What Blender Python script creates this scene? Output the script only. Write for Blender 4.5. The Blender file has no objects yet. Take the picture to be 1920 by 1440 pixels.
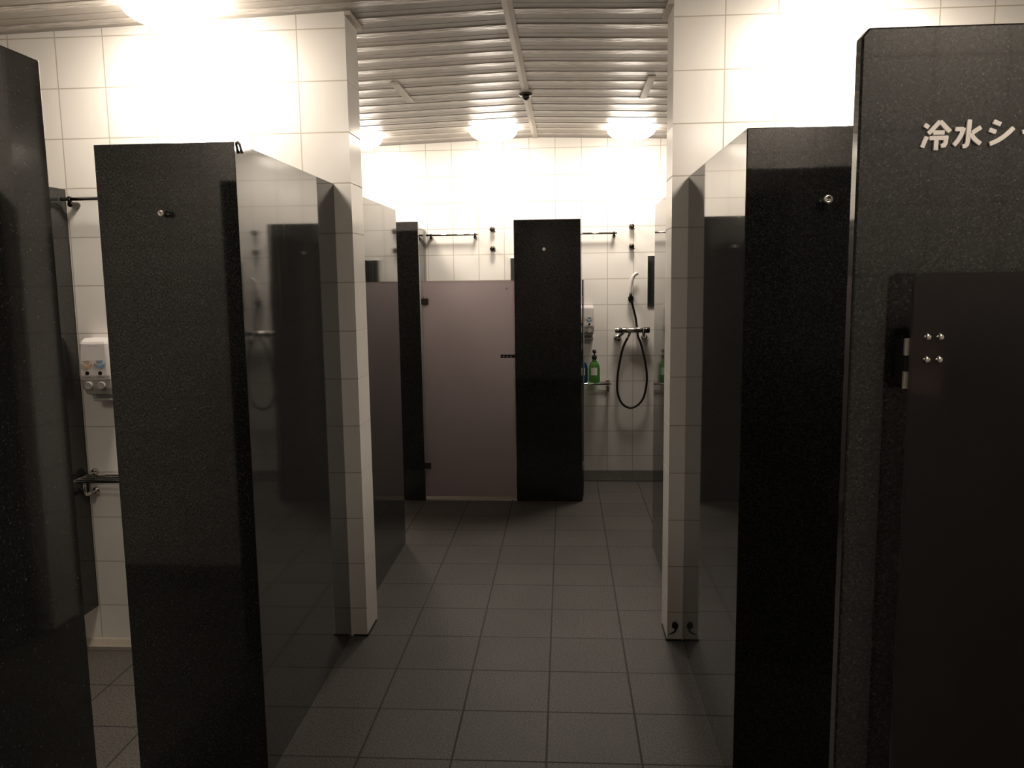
import bpy, bmesh, math, random
from mathutils import Vector, Matrix

random.seed(4)
C = bpy.context.scene.collection
PI = math.pi

# ------------------------------------------------------------------ numbers of the place (metres)
YW = 3.3415                 # front face of the middle tiled walls
WT = 0.19                   # their thickness
YB = 6.4389                 # rear tiled wall
ZT = 1.924                  # top of the granite panels
XPL, XPR = -0.8624, 0.4267  # ends of the middle walls either side of the passage
TH = 0.03                   # granite thickness
ZC, ZS, XR = 2.609, 0.0314, -0.2195   # ceiling height at the ridge, fall, ridge position
XMIN, XMAX, YMIN = -3.06, 2.6, -1.6
TF, XF0, YF0 = 0.3046, -0.0656, 3.3505   # floor tiles

# ------------------------------------------------------------------ materials
def new_mat(name):
    m = bpy.data.materials.new(name); m.use_nodes = True
    nt = m.node_tree; nt.nodes.clear()
    out = nt.nodes.new('ShaderNodeOutputMaterial')
    b = nt.nodes.new('ShaderNodeBsdfPrincipled')
    nt.links.new(b.outputs[0], out.inputs[0])
    return m, nt, b, out

def simple(name, col, rough=0.5, metal=0.0, spec=0.5, coat=0.0, noise=0.0):
    m, nt, b, _ = new_mat(name)
    b.inputs['Base Color'].default_value = (*col, 1)
    b.inputs['Roughness'].default_value = rough
    b.inputs['Metallic'].default_value = metal
    b.inputs['Specular IOR Level'].default_value = spec
    b.inputs['Coat Weight'].default_value = coat
    if noise:
        n = nt.nodes.new('ShaderNodeTexNoise'); n.inputs['Scale'].default_value = 30
        tc = nt.nodes.new('ShaderNodeTexCoord'); nt.links.new(tc.outputs['Object'], n.inputs['Vector'])
        mr = nt.nodes.new('ShaderNodeMapRange')
        mr.inputs['To Min'].default_value = max(0.0, rough - noise); mr.inputs['To Max'].default_value = rough + noise
        nt.links.new(n.outputs['Fac'], mr.inputs['Value']); nt.links.new(mr.outputs[0], b.inputs['Roughness'])
    return m

def mth(nt, op, a, bb=None, cc=None, clamp=False):
    n = nt.nodes.new('ShaderNodeMath'); n.operation = op; n.use_clamp = clamp
    for i, v in enumerate((a, bb, cc)):
        if v is None: continue
        if isinstance(v, (int, float)): n.inputs[i].default_value = v
        else: nt.links.new(v, n.inputs[i])
    return n.outputs[0]

def joint_dist(nt, coord, origin, pitch):
    """distance in metres to the nearest joint line"""
    t = mth(nt, 'SUBTRACT', coord, origin)
    t = mth(nt, 'DIVIDE', t, pitch)
    f = mth(nt, 'FRACT', t)
    d = mth(nt, 'MINIMUM', f, mth(nt, 'SUBTRACT', 1.0, f))
    return mth(nt, 'MULTIPLY', d, pitch), mth(nt, 'FLOOR', t)

def tiled(name, ax, o1, o2, pitch, gw, c1, c2, cg, rough, speck=0.0, bump=0.15, groutrough=0.7, skew=0.0):
    """square tiles on a plane; ax = the two coordinate letters"""
    m, nt, b, _ = new_mat(name)
    g = nt.nodes.new('ShaderNodeNewGeometry')
    s = nt.nodes.new('ShaderNodeSeparateXYZ'); nt.links.new(g.outputs['Position'], s.inputs[0])
    u, v = s.outputs[ax[0]], s.outputs[ax[1]]
    du, iu = joint_dist(nt, u, o1, pitch)
    dv, iv = joint_dist(nt, v, o2, pitch)
    d = mth(nt, 'MINIMUM', du, dv)
    mr = nt.nodes.new('ShaderNodeMapRange'); mr.interpolation_type = 'SMOOTHSTEP'
    mr.inputs['From Min'].default_value = gw * 0.35; mr.inputs['From Max'].default_value = gw * 0.75
    nt.links.new(d, mr.inputs['Value']); face = mr.outputs[0]
    cmb = nt.nodes.new('ShaderNodeCombineXYZ'); nt.links.new(iu, cmb.inputs[0]); nt.links.new(iv, cmb.inputs[1])
    wn = nt.nodes.new('ShaderNodeTexWhiteNoise'); nt.links.new(cmb.outputs[0], wn.inputs['Vector'])
    mx = nt.nodes.new('ShaderNodeMix'); mx.data_type = 'RGBA'
    mx.inputs['A'].default_value = (*c1, 1); mx.inputs['B'].default_value = (*c2, 1)
    nt.links.new(wn.outputs['Value'], mx.inputs['Factor'])
    col = mx.outputs['Result']
    if speck:
        n = nt.nodes.new('ShaderNodeTexNoise'); n.inputs['Scale'].default_value = 150; n.inputs['Detail'].default_value = 6
        nt.links.new(g.outputs['Position'], n.inputs['Vector'])
        r = nt.nodes.new('ShaderNodeMapRange'); r.inputs['From Min'].default_value = 0.3; r.inputs['From Max'].default_value = 0.7
        r.inputs['To Min'].default_value = 1 - speck; r.inputs['To Max'].default_value = 1 + speck
        nt.links.new(n.outputs['Fac'], r.inputs['Value'])
        n2 = nt.nodes.new('ShaderNodeTexNoise'); n2.inputs['Scale'].default_value = 2.3; n2.inputs['Detail'].default_value = 4
        nt.links.new(g.outputs['Position'], n2.inputs['Vector'])
        r2 = nt.nodes.new('ShaderNodeMapRange'); r2.inputs['From Min'].default_value = 0.3; r2.inputs['From Max'].default_value = 0.7
        r2.inputs['To Min'].default_value = 0.85; r2.inputs['To Max'].default_value = 1.12
        nt.links.new(n2.outputs['Fac'], r2.inputs['Value'])
        k = mth(nt, 'MULTIPLY', r.outputs[0], r2.outputs[0])
        vm = nt.nodes.new('ShaderNodeVectorMath'); vm.operation = 'SCALE'
        nt.links.new(col, vm.inputs[0]); nt.links.new(k, vm.inputs['Scale']); col = vm.outputs[0]
    mg = nt.nodes.new('ShaderNodeMix'); mg.data_type = 'RGBA'
    mg.inputs['A'].default_value = (*cg, 1)
    nt.links.new(face, mg.inputs['Factor']); nt.links.new(col, mg.inputs['B'])
    nt.links.new(mg.outputs['Result'], b.inputs['Base Color'])
    rr = nt.nodes.new('ShaderNodeMapRange'); rr.inputs['To Min'].default_value = groutrough; rr.inputs['To Max'].default_value = rough
    nt.links.new(face, rr.inputs['Value']); nt.links.new(rr.outputs[0], b.inputs['Roughness'])
    bp = nt.nodes.new('ShaderNodeBump'); bp.inputs['Strength'].default_value = bump; bp.inputs['Distance'].default_value = 0.002
    nt.links.new(face, bp.inputs['Height']); nt.links.new(bp.outputs[0], b.inputs['Normal'])
    return m

TILE1, TILE2, GROUT = (0.85, 0.82, 0.775), (0.875, 0.845, 0.80), (0.52, 0.46, 0.39)
M = {}
M['tile_xl'] = tiled('wall_tile_left', 'XZ', -1.0591, 0.126, 0.2, 0.0042, TILE1, TILE2, GROUT, 0.16)
M['tile_xr'] = tiled('wall_tile_right', 'XZ', 0.6227, 0.126, 0.2, 0.0042, TILE1, TILE2, GROUT, 0.16)
M['tile_xb'] = tiled('wall_tile_rear', 'XZ', 0.333, 0.126, 0.2, 0.0046, TILE1, TILE2, GROUT, 0.16)
M['tile_y'] = tiled('wall_tile_side', 'YZ', YW - 0.005, 0.126, 0.2, 0.0042, TILE1, TILE2, GROUT, 0.16)
M['floor'] = tiled('floor_stone_tile', 'XY', XF0, YF0, TF, 0.006, (0.077, 0.069, 0.064), (0.090, 0.081, 0.075), (0.024, 0.020, 0.017), 0.55, speck=0.8, bump=0.25)
M['floor_stall'] = tiled('stall_stone_tile', 'XY', -1.826, 2.985, 0.3, 0.006, (0.100, 0.091, 0.080), (0.115, 0.104, 0.092), (0.028, 0.024, 0.020), 0.55, speck=0.8, bump=0.25)

def granite(name, base, fleck, bright, rough, scale, streak=0.0):
    m, nt, b, _ = new_mat(name)
    tc = nt.nodes.new('ShaderNodeNewGeometry')
    v = nt.nodes.new('ShaderNodeTexVoronoi'); v.inputs['Scale'].default_value = scale; v.inputs['Randomness'].default_value = 1
    nt.links.new(tc.outputs['Position'], v.inputs['Vector'])
    sep = nt.nodes.new('ShaderNodeSeparateColor'); nt.links.new(v.outputs['Color'], sep.inputs[0])
    r1 = nt.nodes.new('ShaderNodeMapRange'); r1.inputs['From Min'].default_value = 0.15; r1.inputs['From Max'].default_value = 1.0
    nt.links.new(sep.outputs[0], r1.inputs['Value'])
    n = nt.nodes.new('ShaderNodeTexNoise'); n.inputs['Scale'].default_value = scale * 0.45; n.inputs['Detail'].default_value = 4
    nt.links.new(tc.outputs['Position'], n.inputs['Vector'])
    r2 = nt.nodes.new('ShaderNodeMapRange'); r2.inputs['From Min'].default_value = 0.35; r2.inputs['From Max'].default_value = 0.7
    nt.links.new(n.outputs['Fac'], r2.inputs['Value'])
    f = mth(nt, 'MULTIPLY', r1.outputs[0], r2.outputs[0], clamp=True)
    mx = nt.nodes.new('ShaderNodeMix'); mx.data_type = 'RGBA'
    mx.inputs['A'].default_value = (*base, 1); mx.inputs['B'].default_value = (*fleck, 1)
    nt.links.new(f, mx.inputs['Factor'])
    sp = mth(nt, 'GREATER_THAN', sep.outputs[1], 0.993)
    mb = nt.nodes.new('ShaderNodeMix'); mb.data_type = 'RGBA'; mb.inputs['B'].default_value = (*bright, 1)
    nt.links.new(sp, mb.inputs['Factor']); nt.links.new(mx.outputs['Result'], mb.inputs['A'])
    nt.links.new(mb.outputs['Result'], b.inputs['Base Color'])
    b.inputs['IOR'].default_value = 1.55
    if streak:
        mp = nt.nodes.new('ShaderNodeMapping'); mp.inputs['Scale'].default_value = (38, 38, 1.6)
        nt.links.new(tc.outputs['Position'], mp.inputs[0])
        ns = nt.nodes.new('ShaderNodeTexNoise'); ns.inputs['Scale'].default_value = 1.0; ns.inputs['Detail'].default_value = 5
        nt.links.new(mp.outputs[0], ns.inputs['Vector'])
        rs = nt.nodes.new('ShaderNodeMapRange'); rs.inputs['From Min'].default_value = 0.5; rs.inputs['From Max'].default_value = 0.8
        rs.inputs['To Min'].default_value = rough; rs.inputs['To Max'].default_value = rough + streak
        nt.links.new(ns.outputs['Fac'], rs.inputs['Value']); nt.links.new(rs.outputs[0], b.inputs['Roughness'])
    else:
        b.inputs['Roughness'].default_value = rough
    return m
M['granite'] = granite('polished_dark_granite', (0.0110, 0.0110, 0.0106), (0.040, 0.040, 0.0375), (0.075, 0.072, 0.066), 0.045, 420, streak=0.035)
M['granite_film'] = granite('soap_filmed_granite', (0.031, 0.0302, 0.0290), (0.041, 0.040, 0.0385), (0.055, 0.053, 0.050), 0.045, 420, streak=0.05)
M['chrome'] = simple('chrome', (0.72, 0.70, 0.67), 0.08, 1.0, noise=0.03)
M['rail_chrome'] = simple('rail_chrome', (0.42, 0.40, 0.37), 0.12, 1.0, noise=0.03)  # reflection of the dark floor put into the chrome's colour
M['dark_chrome'] = simple('dark_chrome', (0.10, 0.090, 0.080), 0.16, 1.0, noise=0.04)  # on pegs and brackets, the dark surroundings they mirror are put into the colour
M['soft_chrome'] = simple('soft_chrome', (0.62, 0.60, 0.57), 0.20, 1.0, noise=0.03)
M['steel'] = simple('brushed_steel', (0.60, 0.58, 0.55), 0.28, 1.0, noise=0.06)
M['alu'] = simple('hinge_aluminium', (0.62, 0.58, 0.52), 0.42, 0.6)
M['black'] = simple('black_rubber', (0.010, 0.009, 0.008), 0.45, noise=0.08)
M['hose'] = simple('black_hose', (0.012, 0.008, 0.007), 0.32, noise=0.06)
M['white_plastic'] = simple('white_plastic', (0.70, 0.66, 0.64), 0.35, noise=0.05)
M['grey_plastic'] = simple('grey_plastic', (0.42, 0.40, 0.38), 0.35, noise=0.05)
M['dark_hole'] = simple('dark_window', (0.02, 0.012, 0.01), 0.15)
M['orange'] = simple('orange_print', (0.62, 0.42, 0.26), 0.5, noise=0.05)
M['blue'] = simple('blue_print', (0.24, 0.36, 0.48), 0.5, noise=0.05)
M['print'] = simple('grey_print', (0.22, 0.20, 0.19), 0.5, noise=0.05)
M['letter'] = simple('white_letter', (0.85, 0.80, 0.76), 0.5, noise=0.05)
M['white_seal'] = simple('pale_seal', (0.52, 0.46, 0.38), 0.5, noise=0.05)
M['dark_seal'] = simple('dark_seal', (0.012, 0.009, 0.007), 0.7, noise=0.05)
M['ceil_trim'] = simple('ceiling_trim_paint', (0.50, 0.45, 0.39), 0.45, noise=0.08)
M['drain'] = simple('dark_strip', (0.034, 0.034, 0.029), 0.45, noise=0.15)
M['label'] = simple('paper_label', (0.72, 0.70, 0.66), 0.5, noise=0.05)
M['mirror'] = simple('mirror_silver', (0.82, 0.83, 0.82), 0.02, 1.0)
M['mirror_edge'] = simple('mirror_edge', (0.62, 0.62, 0.58), 0.3)

def ceiling_mat(name, col, rough, bump, sx, depth=0.004, vary=0.13):
    m, nt, b, _ = new_mat(name)
    tc = nt.nodes.new('ShaderNodeNewGeometry')
    mp = nt.nodes.new('ShaderNodeMapping'); mp.inputs['Scale'].default_value = (sx, 70, 70)
    nt.links.new(tc.outputs['Position'], mp.inputs[0])
    n = nt.nodes.new('ShaderNodeTexNoise'); n.inputs['Scale'].default_value = 1; n.inputs['Detail'].default_value = 3
    nt.links.new(mp.outputs[0], n.inputs['Vector'])
    r = nt.nodes.new('ShaderNodeMapRange'); r.inputs['From Min'].default_value = 0.25; r.inputs['From Max'].default_value = 0.75; r.inputs['To Min'].default_value = 1 - vary; r.inputs['To Max'].default_value = 1 + vary
    nt.links.new(n.outputs['Fac'], r.inputs['Value'])
    vm = nt.nodes.new('ShaderNodeVectorMath'); vm.operation = 'SCALE'; vm.inputs[0].default_value = col
    nt.links.new(r.outputs[0], vm.inputs['Scale']); nt.links.new(vm.outputs[0], b.inputs['Base Color'])
    b.inputs['Roughness'].default_value = rough
    bp = nt.nodes.new('ShaderNodeBump'); bp.inputs['Strength'].default_value = bump; bp.inputs['Distance'].default_value = depth
    nt.links.new(n.outputs['Fac'], bp.inputs['Height']); nt.links.new(bp.outputs[0], b.inputs['Normal'])
    return m
M['ceil_flat'] = ceiling_mat('ceiling_slat_smooth', (0.345, 0.315, 0.28), 0.42, 0.12, 20)
M['ceil_groove'] = ceiling_mat('ceiling_slat_embossed', (0.52, 0.485, 0.44), 0.34, 1.0, 14, 0.010, 0.45)

def frosted():
    m, nt, b, out = new_mat('frosted_bronze_glass')
    nt.nodes.remove(b)
    tr = nt.nodes.new('ShaderNodeBsdfTranslucent'); tr.inputs['Color'].default_value = (0.555, 0.505, 0.51, 1)
    df = nt.nodes.new('ShaderNodeBsdfDiffuse'); df.inputs['Color'].default_value = (0.02, 0.018, 0.018, 1)
    gl = nt.nodes.new('ShaderNodeBsdfGlossy'); gl.inputs['Color'].default_value = (0.6, 0.6, 0.6, 1); gl.inputs['Roughness'].default_value = 0.22
    fr = nt.nodes.new('ShaderNodeFresnel'); fr.inputs['IOR'].default_value = 1.45
    n = nt.nodes.new('ShaderNodeTexNoise'); n.inputs['Scale'].default_value = 500
    g = nt.nodes.new('ShaderNodeNewGeometry'); nt.links.new(g.outputs['Position'], n.inputs['Vector'])
    bp = nt.nodes.new('ShaderNodeBump'); bp.inputs['Strength'].default_value = 0.05; bp.inputs['Distance'].default_value = 0.001
    nt.links.new(n.outputs['Fac'], bp.inputs['Height']); nt.links.new(bp.outputs[0], gl.inputs['Normal'])
    m1 = nt.nodes.new('ShaderNodeMixShader'); m1.inputs[0].default_value = 0.12
    nt.links.new(tr.outputs[0], m1.inputs[1]); nt.links.new(df.outputs[0], m1.inputs[2])
    m2 = nt.nodes.new('ShaderNodeMixShader'); nt.links.new(mth(nt, 'MULTIPLY', fr.outputs[0], mth(nt, 'SUBTRACT', 1.0, g.outputs['Backfacing'])), m2.inputs[0])
    nt.links.new(m1.outputs[0], m2.inputs[1]); nt.links.new(gl.outputs[0], m2.inputs[2])
    nt.links.new(m2.outputs[0], out.inputs[0])
    return m
M['frosted'] = frosted()
M['glass_edge'] = simple('glass_edge', (0.045, 0.040, 0.039), 0.3, noise=0.05)
def glass_sheet(name, bm, parent):
    bmesh.ops.recalc_face_normals(bm, faces=bm.faces)
    big = max(fc.calc_area() for fc in bm.faces)
    for fc in bm.faces: fc.material_index = 0 if fc.calc_area() > 0.5 * big else 1
    return obj(name, bm, [M['frosted'], M['glass_edge']], parent)

def liquid(name, col):
    m, nt, b, _ = new_mat(name)
    b.inputs['Base Color'].default_value = (*col, 1)
    b.inputs['Transmission Weight'].default_value = 0.8
    b.inputs['Roughness'].default_value = 0.08
    b.inputs['IOR'].default_value = 1.38
    n = nt.nodes.new('ShaderNodeTexNoise'); n.inputs['Scale'].default_value = 8
    return m
M['green_soap'] = liquid('green_liquid', (0.16, 0.42, 0.10))
M['blue_soap'] = liquid('blue_liquid', (0.03, 0.16, 0.36))

def lamp_mat(name, strength):
    m, nt, b, out = new_mat(name)
    nt.nodes.remove(b)
    e = nt.nodes.new('ShaderNodeEmission'); e.inputs['Color'].default_value = (1.0, 0.885, 0.75, 1)
    # the bulbs sit behind the middle of the dome: the opal glass is brightest where it faces down
    g = nt.nodes.new('ShaderNodeNewGeometry'); sx = nt.nodes.new('ShaderNodeSeparateXYZ'); nt.links.new(g.outputs['True Normal'], sx.inputs[0])
    d2 = mth(nt, 'POWER', mth(nt, 'ABSOLUTE', sx.outputs['Z']), 2.0)
    nt.links.new(mth(nt, 'MULTIPLY', mth(nt, 'ADD', mth(nt, 'MULTIPLY', d2, 0.92), 0.08), strength), e.inputs['Strength'])
    nt.links.new(e.outputs[0], out.inputs[0])
    return m
LAMP = 72.0
M['lamp'] = lamp_mat('lit_opal_glass', LAMP)
M['lamp_near'] = lamp_mat('lit_opal_glass_dimmer', LAMP * 0.58)
M['lamp_base'] = simple('lamp_base_enamel', (0.7, 0.68, 0.64), 0.4, noise=0.05)

# ------------------------------------------------------------------ mesh helpers
def add_box(bm, x0, x1, y0, y1, z0, z1, mi=0):
    vs = [bm.verts.new(p) for p in ((x0, y0, z0), (x1, y0, z0), (x1, y1, z0), (x0, y1, z0), (x0, y0, z1), (x1, y0, z1), (x1, y1, z1), (x0, y1, z1))]
    for f in ((3, 2, 1, 0), (4, 5, 6, 7), (0, 1, 5, 4), (1, 2, 6, 5), (2, 3, 7, 6), (3, 0, 4, 7)):
        bm.faces.new([vs[i] for i in f]).material_index = mi

def box_bm(*a):
    bm = bmesh.new(); add_box(bm, *a); return bm

def add_tube(bm, pts, r, seg=12, cap=True):
    """round tube through pts; r a number or a list"""
    pts = [Vector(p) for p in pts]; n = len(pts)
    rs = r if isinstance(r, (list, tuple)) else [r] * n
    rings = []; prev = None
    for i, p in enumerate(pts):
        t = (pts[min(i + 1, n - 1)] - pts[max(i - 1, 0)]).normalized()
        if prev is None:
            a = Vector((0, 0, 1)) if abs(t.z) < 0.9 else Vector((1, 0, 0))
            u = t.cross(a).normalized()
        else:
            u = (prev - t * prev.dot(t)).normalized()
        prev = u; w = t.cross(u)
        rings.append([bm.verts.new(p + (u * math.cos(2 * PI * k / seg) + w * math.sin(2 * PI * k / seg)) * rs[i]) for k in range(seg)])
    for i in range(n - 1):
        for k in range(seg):
            f = bm.faces.new((rings[i][k], rings[i][(k + 1) % seg], rings[i + 1][(k + 1) % seg], rings[i + 1][k])); f.smooth = True
    if cap:
        bm.faces.new(rings[0][::-1]); bm.faces.new(rings[-1])

def add_lathe(bm, prof, origin, axis='Z', seg=24):
    """prof = [(radius, height)]; axis Z up, or -Y (towards the viewer)"""
    o = Vector(origin); rings = []
    for r, h in prof:
        ring = []
        for k in range(seg):
            a = 2 * PI * k / seg; c, s = r * math.cos(a), r * math.sin(a)
            p = {'Z': Vector((c, s, h)), '-Y': Vector((c, -h, s)), 'X': Vector((h, c, s)), '-Z': Vector((c, -s, -h))}[axis]
            ring.append(bm.verts.new(o + p))
        rings.append(ring)
    for i in range(len(rings) - 1):
        for k in range(seg):
            f = bm.faces.new((rings[i][k], rings[i][(k + 1) % seg], rings[i + 1][(k + 1) % seg], rings[i + 1][k])); f.smooth = True
    bm.faces.new(rings[0][::-1]); bm.faces.new(rings[-1])

def lathe_bm(prof, origin, axis='Z', seg=24):
    bm = bmesh.new(); add_lathe(bm, prof, origin, axis, seg); return bm

def add_prism(bm, outline, y0, y1):
    """outline in (x,z), extruded along y"""
    a = [bm.verts.new((x, y0, z)) for x, z in outline]; b = [bm.verts.new((x, y1, z)) for x, z in outline]
    n = len(a)
    bm.faces.new(a); bm.faces.new(b[::-1])
    for i in range(n):
        bm.faces.new((a[i], b[i], b[(i + 1) % n], a[(i + 1) % n]))

def obj(name, bm, mat, parent=None, bevel=0.0, seg=2):
    bmesh.ops.recalc_face_normals(bm, faces=bm.faces)
    me = bpy.data.meshes.new(name); bm.to_mesh(me); bm.free()
    for mm in (mat if isinstance(mat, (list, tuple)) else [mat]): me.materials.append(mm)
    o = bpy.data.objects.new(name, me); C.objects.link(o)
    if parent is not None:
        o.parent = parent
        o.matrix_parent_inverse = Matrix.Translation(-world_loc(parent))
    if bevel:
        mo = o.modifiers.new('edge', 'BEVEL'); mo.width = bevel; mo.segments = seg; mo.limit_method = 'ANGLE'; mo.angle_limit = math.radians(50)
        mo.harden_normals = False
    return o

def world_loc(o):
    p = Vector((0, 0, 0))
    while o is not None:
        p = p + o.location
        if o.parent is not None: p = p + o.matrix_parent_inverse.translation
        o = o.parent
    return p

def tag(o, label, cat, group=None):
    o['label'] = label; o['category'] = cat
    if group: o['group'] = group
    return o

def thing(name, label, cat, loc, group=None):
    o = bpy.data.objects.new(name, None); C.objects.link(o); o.location = loc; o.empty_display_size = 0.1
    return tag(o, label, cat, group)

def struct(name, bm, mat, parent=None):
    o = obj(name, bm, mat, parent)
    if parent is None: o['kind'] = 'structure'
    return o

def dup(root, shift):
    """copy a thing with its parts and their sub-parts, moved by shift"""
    r = root.copy(); C.objects.link(r); r.location = root.location + Vector(shift)
    def kids(src, dst):
        for ch in [c for c in C.objects if c.parent == src]:
            c = ch.copy(); C.objects.link(c); c.parent = dst
            c.matrix_parent_inverse = ch.matrix_parent_inverse.copy()
            kids(ch, c)
    kids(root, r)
    return r

# ------------------------------------------------------------------ the setting
def ceil_z(x): return ZC - ZS * abs(x - XR)

# floor with a sunken stall at the left
SX0, SX1, SY0, SY1, SZ = -2.95, -0.94, 2.345, YW, -0.06
bm = bmesh.new()
for a in ((XMIN, SX0, YMIN, YB), (SX1, XMAX, YMIN, YB), (SX0, SX1, YMIN, SY0), (SX0, SX1, SY1 + 0.02, YB)):
    add_box(bm, a[0], a[1], a[2], a[3], -0.16, 0)
struct('floor', bm, M['floor'])
struct('floor_stall', box_bm(SX0, SX1, SY0, SY1, -0.16, SZ), M['floor_stall'])

def wall_poly(name, x0, x1, y0, y1, mat):
    """wall standing on the floor whose top follows the pitched ceiling; mats: 0 faces across, 1 ends"""
    xs = [x0] + ([XR] if x0 < XR < x1 else []) + [x1]
    out = [(x0, -0.12)] + [(x1, -0.12)] + [(x, ceil_z(x) + 0.03) for x in reversed(xs)]
    bm = bmesh.new(); add_prism(bm, out, y0, y1)
    bmesh.ops.recalc_face_normals(bm, faces=bm.faces)
    for f in bm.faces:
        f.material_index = 1 if abs(f.normal.x) > 0.7 else 0
    return struct(name, bm, mat)

wall_poly('wall_back', XMIN, XMAX, YB, YB + 0.12, [M['tile_xb'], M['tile_y']])
wall_poly('wall_front', XMIN, XMAX, YMIN - 0.12, YMIN, [M['tile_xb'], M['tile_y']])
wall_poly('wall_left', XMIN - 0.12, XMIN, YMIN - 0.12, YB + 0.12, [M['tile_xb'], M['tile_y']])
wall_poly('wall_right', XMAX, XMAX + 0.12, YMIN - 0.12, YB + 0.12, [M['tile_xb'], M['tile_y']])
wml = wall_poly('wall_middle_left', XMIN, XPL, YW, YW + WT, [M['tile_xl'], M['tile_y']])
wmr = wall_poly('wall_middle_right', XPR, XMAX, YW, YW + WT, [M['tile_xr'], M['tile_y']])
wall_poly('wall_near_left', XMIN, XPL, 0.23, 0.42, [M['tile_xl'], M['tile_y']])
wall_poly('wall_near_right', XPR, XMAX, 0.23, 0.42, [M['tile_xr'], M['tile_y']])

# ceiling: slats running across, a smooth strip and a recessed embossed strip every 0.2 m
bm = bmesh.new()
PITCH, Y0C = 0.2, 3.235
k0 = int((YMIN - 0.1 - Y0C) / PITCH) - 1; k1 = int((YB + 0.15 - Y0C) / PITCH) + 1
prof = []   # (y, dz, material of the strip that starts here)
for k in range(k0, k1 + 1):
    y = Y0C + k * PITCH
    prof += [(y, 0.0, 0), (y + 0.0015, -0.003, 1), (y + 0.0605, -0.003, 1), (y + 0.062, 0.0, 0), (y + 0.132, 0.0, 0), (y + 0.134, 0.003, 0), (y + 0.137, 0.003, 0), (y + 0.139, 0.0, 0)]
for xa, xb in ((XMIN - 0.1, XR), (XR, XMAX + 0.1)):
    rows = [(bm.verts.new((xa, y, ceil_z(xa) + dz)), bm.verts.new((xb, y, ceil_z(xb) + dz)), mi) for y, dz, mi in prof]
    for i in range(len(rows) - 1):
        mi = 1 if (rows[i][2] == 1 and rows[i + 1][2] == 1) else 0
        f = bm.faces.new((rows[i][0], rows[i + 1][0], rows[i + 1][1], rows[i][1])); f.material_index = mi
    up = [bm.verts.new((x, y, 2.75)) for x, y in ((xa, prof[0][0]), (xb, prof[0][0]), (xb, prof[-1][0]), (xa, prof[-1][0]))]
    bm.faces.new(up)
ce = struct('ceiling', bm, [M['ceil_flat'], M['ceil_groove']])
for p in ce.data.polygons:      # make sure every slat faces the room
    pass
bm = bmesh.new(); add_prism(bm, [(XR - 0.021, ceil_z(XR - 0.021) - 0.006), (XR, ZC - 0.009), (XR + 0.021, ceil_z(XR + 0.021) - 0.006), (XR + 0.021, ZC + 0.006), (XR - 0.021, ZC + 0.006)], YMIN, YB)
struct('trim_1', bm, M['ceil_trim'])     # joint strip along the ridge

# ceiling edge trim round the ends of the middle walls
def end_trim(name, x0, s):
    bm = bmesh.new()
    xe = x0 + s * 0.022
    a, b = min(x0, xe), max(x0, xe)
    z = min(ceil_z(a), ceil_z(b))
    add_box(bm, a, b, YW - 0.006, YW + WT + 0.02, z - 0.016, z + 0.012)
    struct(name, bm, M['ceil_trim'])
end_trim('trim_2', XPL, 1)
end_trim('trim_3', XPR, -1)

# seals where the middle walls meet the floor
def seal(name, x0, x1, s):
    bm = bmesh.new()
    add_box(bm, min(x0, x1), max(x0, x1), YW - 0.004, YW + 0.001, 0.0, 0.007)
    xe = XPL if s > 0 else XPR
    add_box(bm, min(xe - 0.001 * s, xe + 0.005 * s), max(xe - 0.001 * s, xe + 0.005 * s), YW - 0.004, YW + WT * 0.82, 0.0, 0.008)
    struct(name, bm, M['dark_seal'])
seal('trim_4', -0.922, XPL, 1)
seal('trim_5', XPR, 0.488, -1)

# pale cove at the foot of the sunken stall's wall
bm = bmesh.new()
rowa = [bm.verts.new((SX0, y, z)) for y, z in ((YW - 0.020, SZ), (YW - 0.016, SZ + 0.006), (YW - 0.005, -0.030), (YW - 0.0005, -0.026), (YW - 0.0005, SZ))]
rowb = [bm.verts.new((SX1, v.co.y, v.co.z)) for v in rowa]
for k in range(5): bm.faces.new((rowa[k], rowb[k], rowb[(k + 1) % 5], rowa[(k + 1) % 5]))
bm.faces.new(rowa); bm.faces.new(rowb[::-1])
struct('trim_6', bm, M['white_seal'])

# chipped place low on the right middle wall
bm = bmesh.new()
pts = [(0.449, 0.078), (0.453, 0.086), (0.458, 0.080), (0.461, 0.088), (0.466, 0.079), (0.472, 0.074), (0.473, 0.060), (0.468, 0.053), (0.466, 0.044), (0.459, 0.036), (0.449, 0.030), (0.438, 0.027),
       (0.431, 0.023), (0.437, 0.031), (0.449, 0.037), (0.457, 0.044), (0.458, 0.052), (0.449, 0.056), (0.446, 0.066)]
add_prism(bm, pts, YW - 0.0012, YW + 0.0005)
obj('tile_chip', bm, M['dark_seal'], wmr)['label'] = 'dark chip in the lowest tile'

# ------------------------------------------------------------------ granite partitions
def slab(name, parent, x0, x1, y0, y1, z0=0.0, z1=ZT):
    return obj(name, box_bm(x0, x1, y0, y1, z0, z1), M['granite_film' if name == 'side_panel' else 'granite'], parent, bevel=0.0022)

def coat_hook(parent, x, y, z, r, out, drift=(0, 0)):
    """peg: flange on the stone, neck, round end cap; faces -y"""
    h = obj('coat_hook', lathe_bm([(r * 1.05, 0), (r * 1.05, 0.004), (r * 0.62, 0.008), (r * 0.5, out * 0.55), (r * 0.6, out * 0.8)], (x, y, z), '-Y'), M['soft_chrome'], parent)
    bm = bmesh.new(); o = Vector((x + drift[0], y, z + drift[1]))
    add_lathe(bm, [(r * 0.85, out * 0.78), (r, out * 0.84), (r, out), (r * 0.9, out + 0.0015), (r * 0.24, out + 0.0015), (r * 0.22, out - 0.004)], o, '-Y', 28)
    obj('hook_cap', bm, M['steel'], h)
    return h

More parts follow.
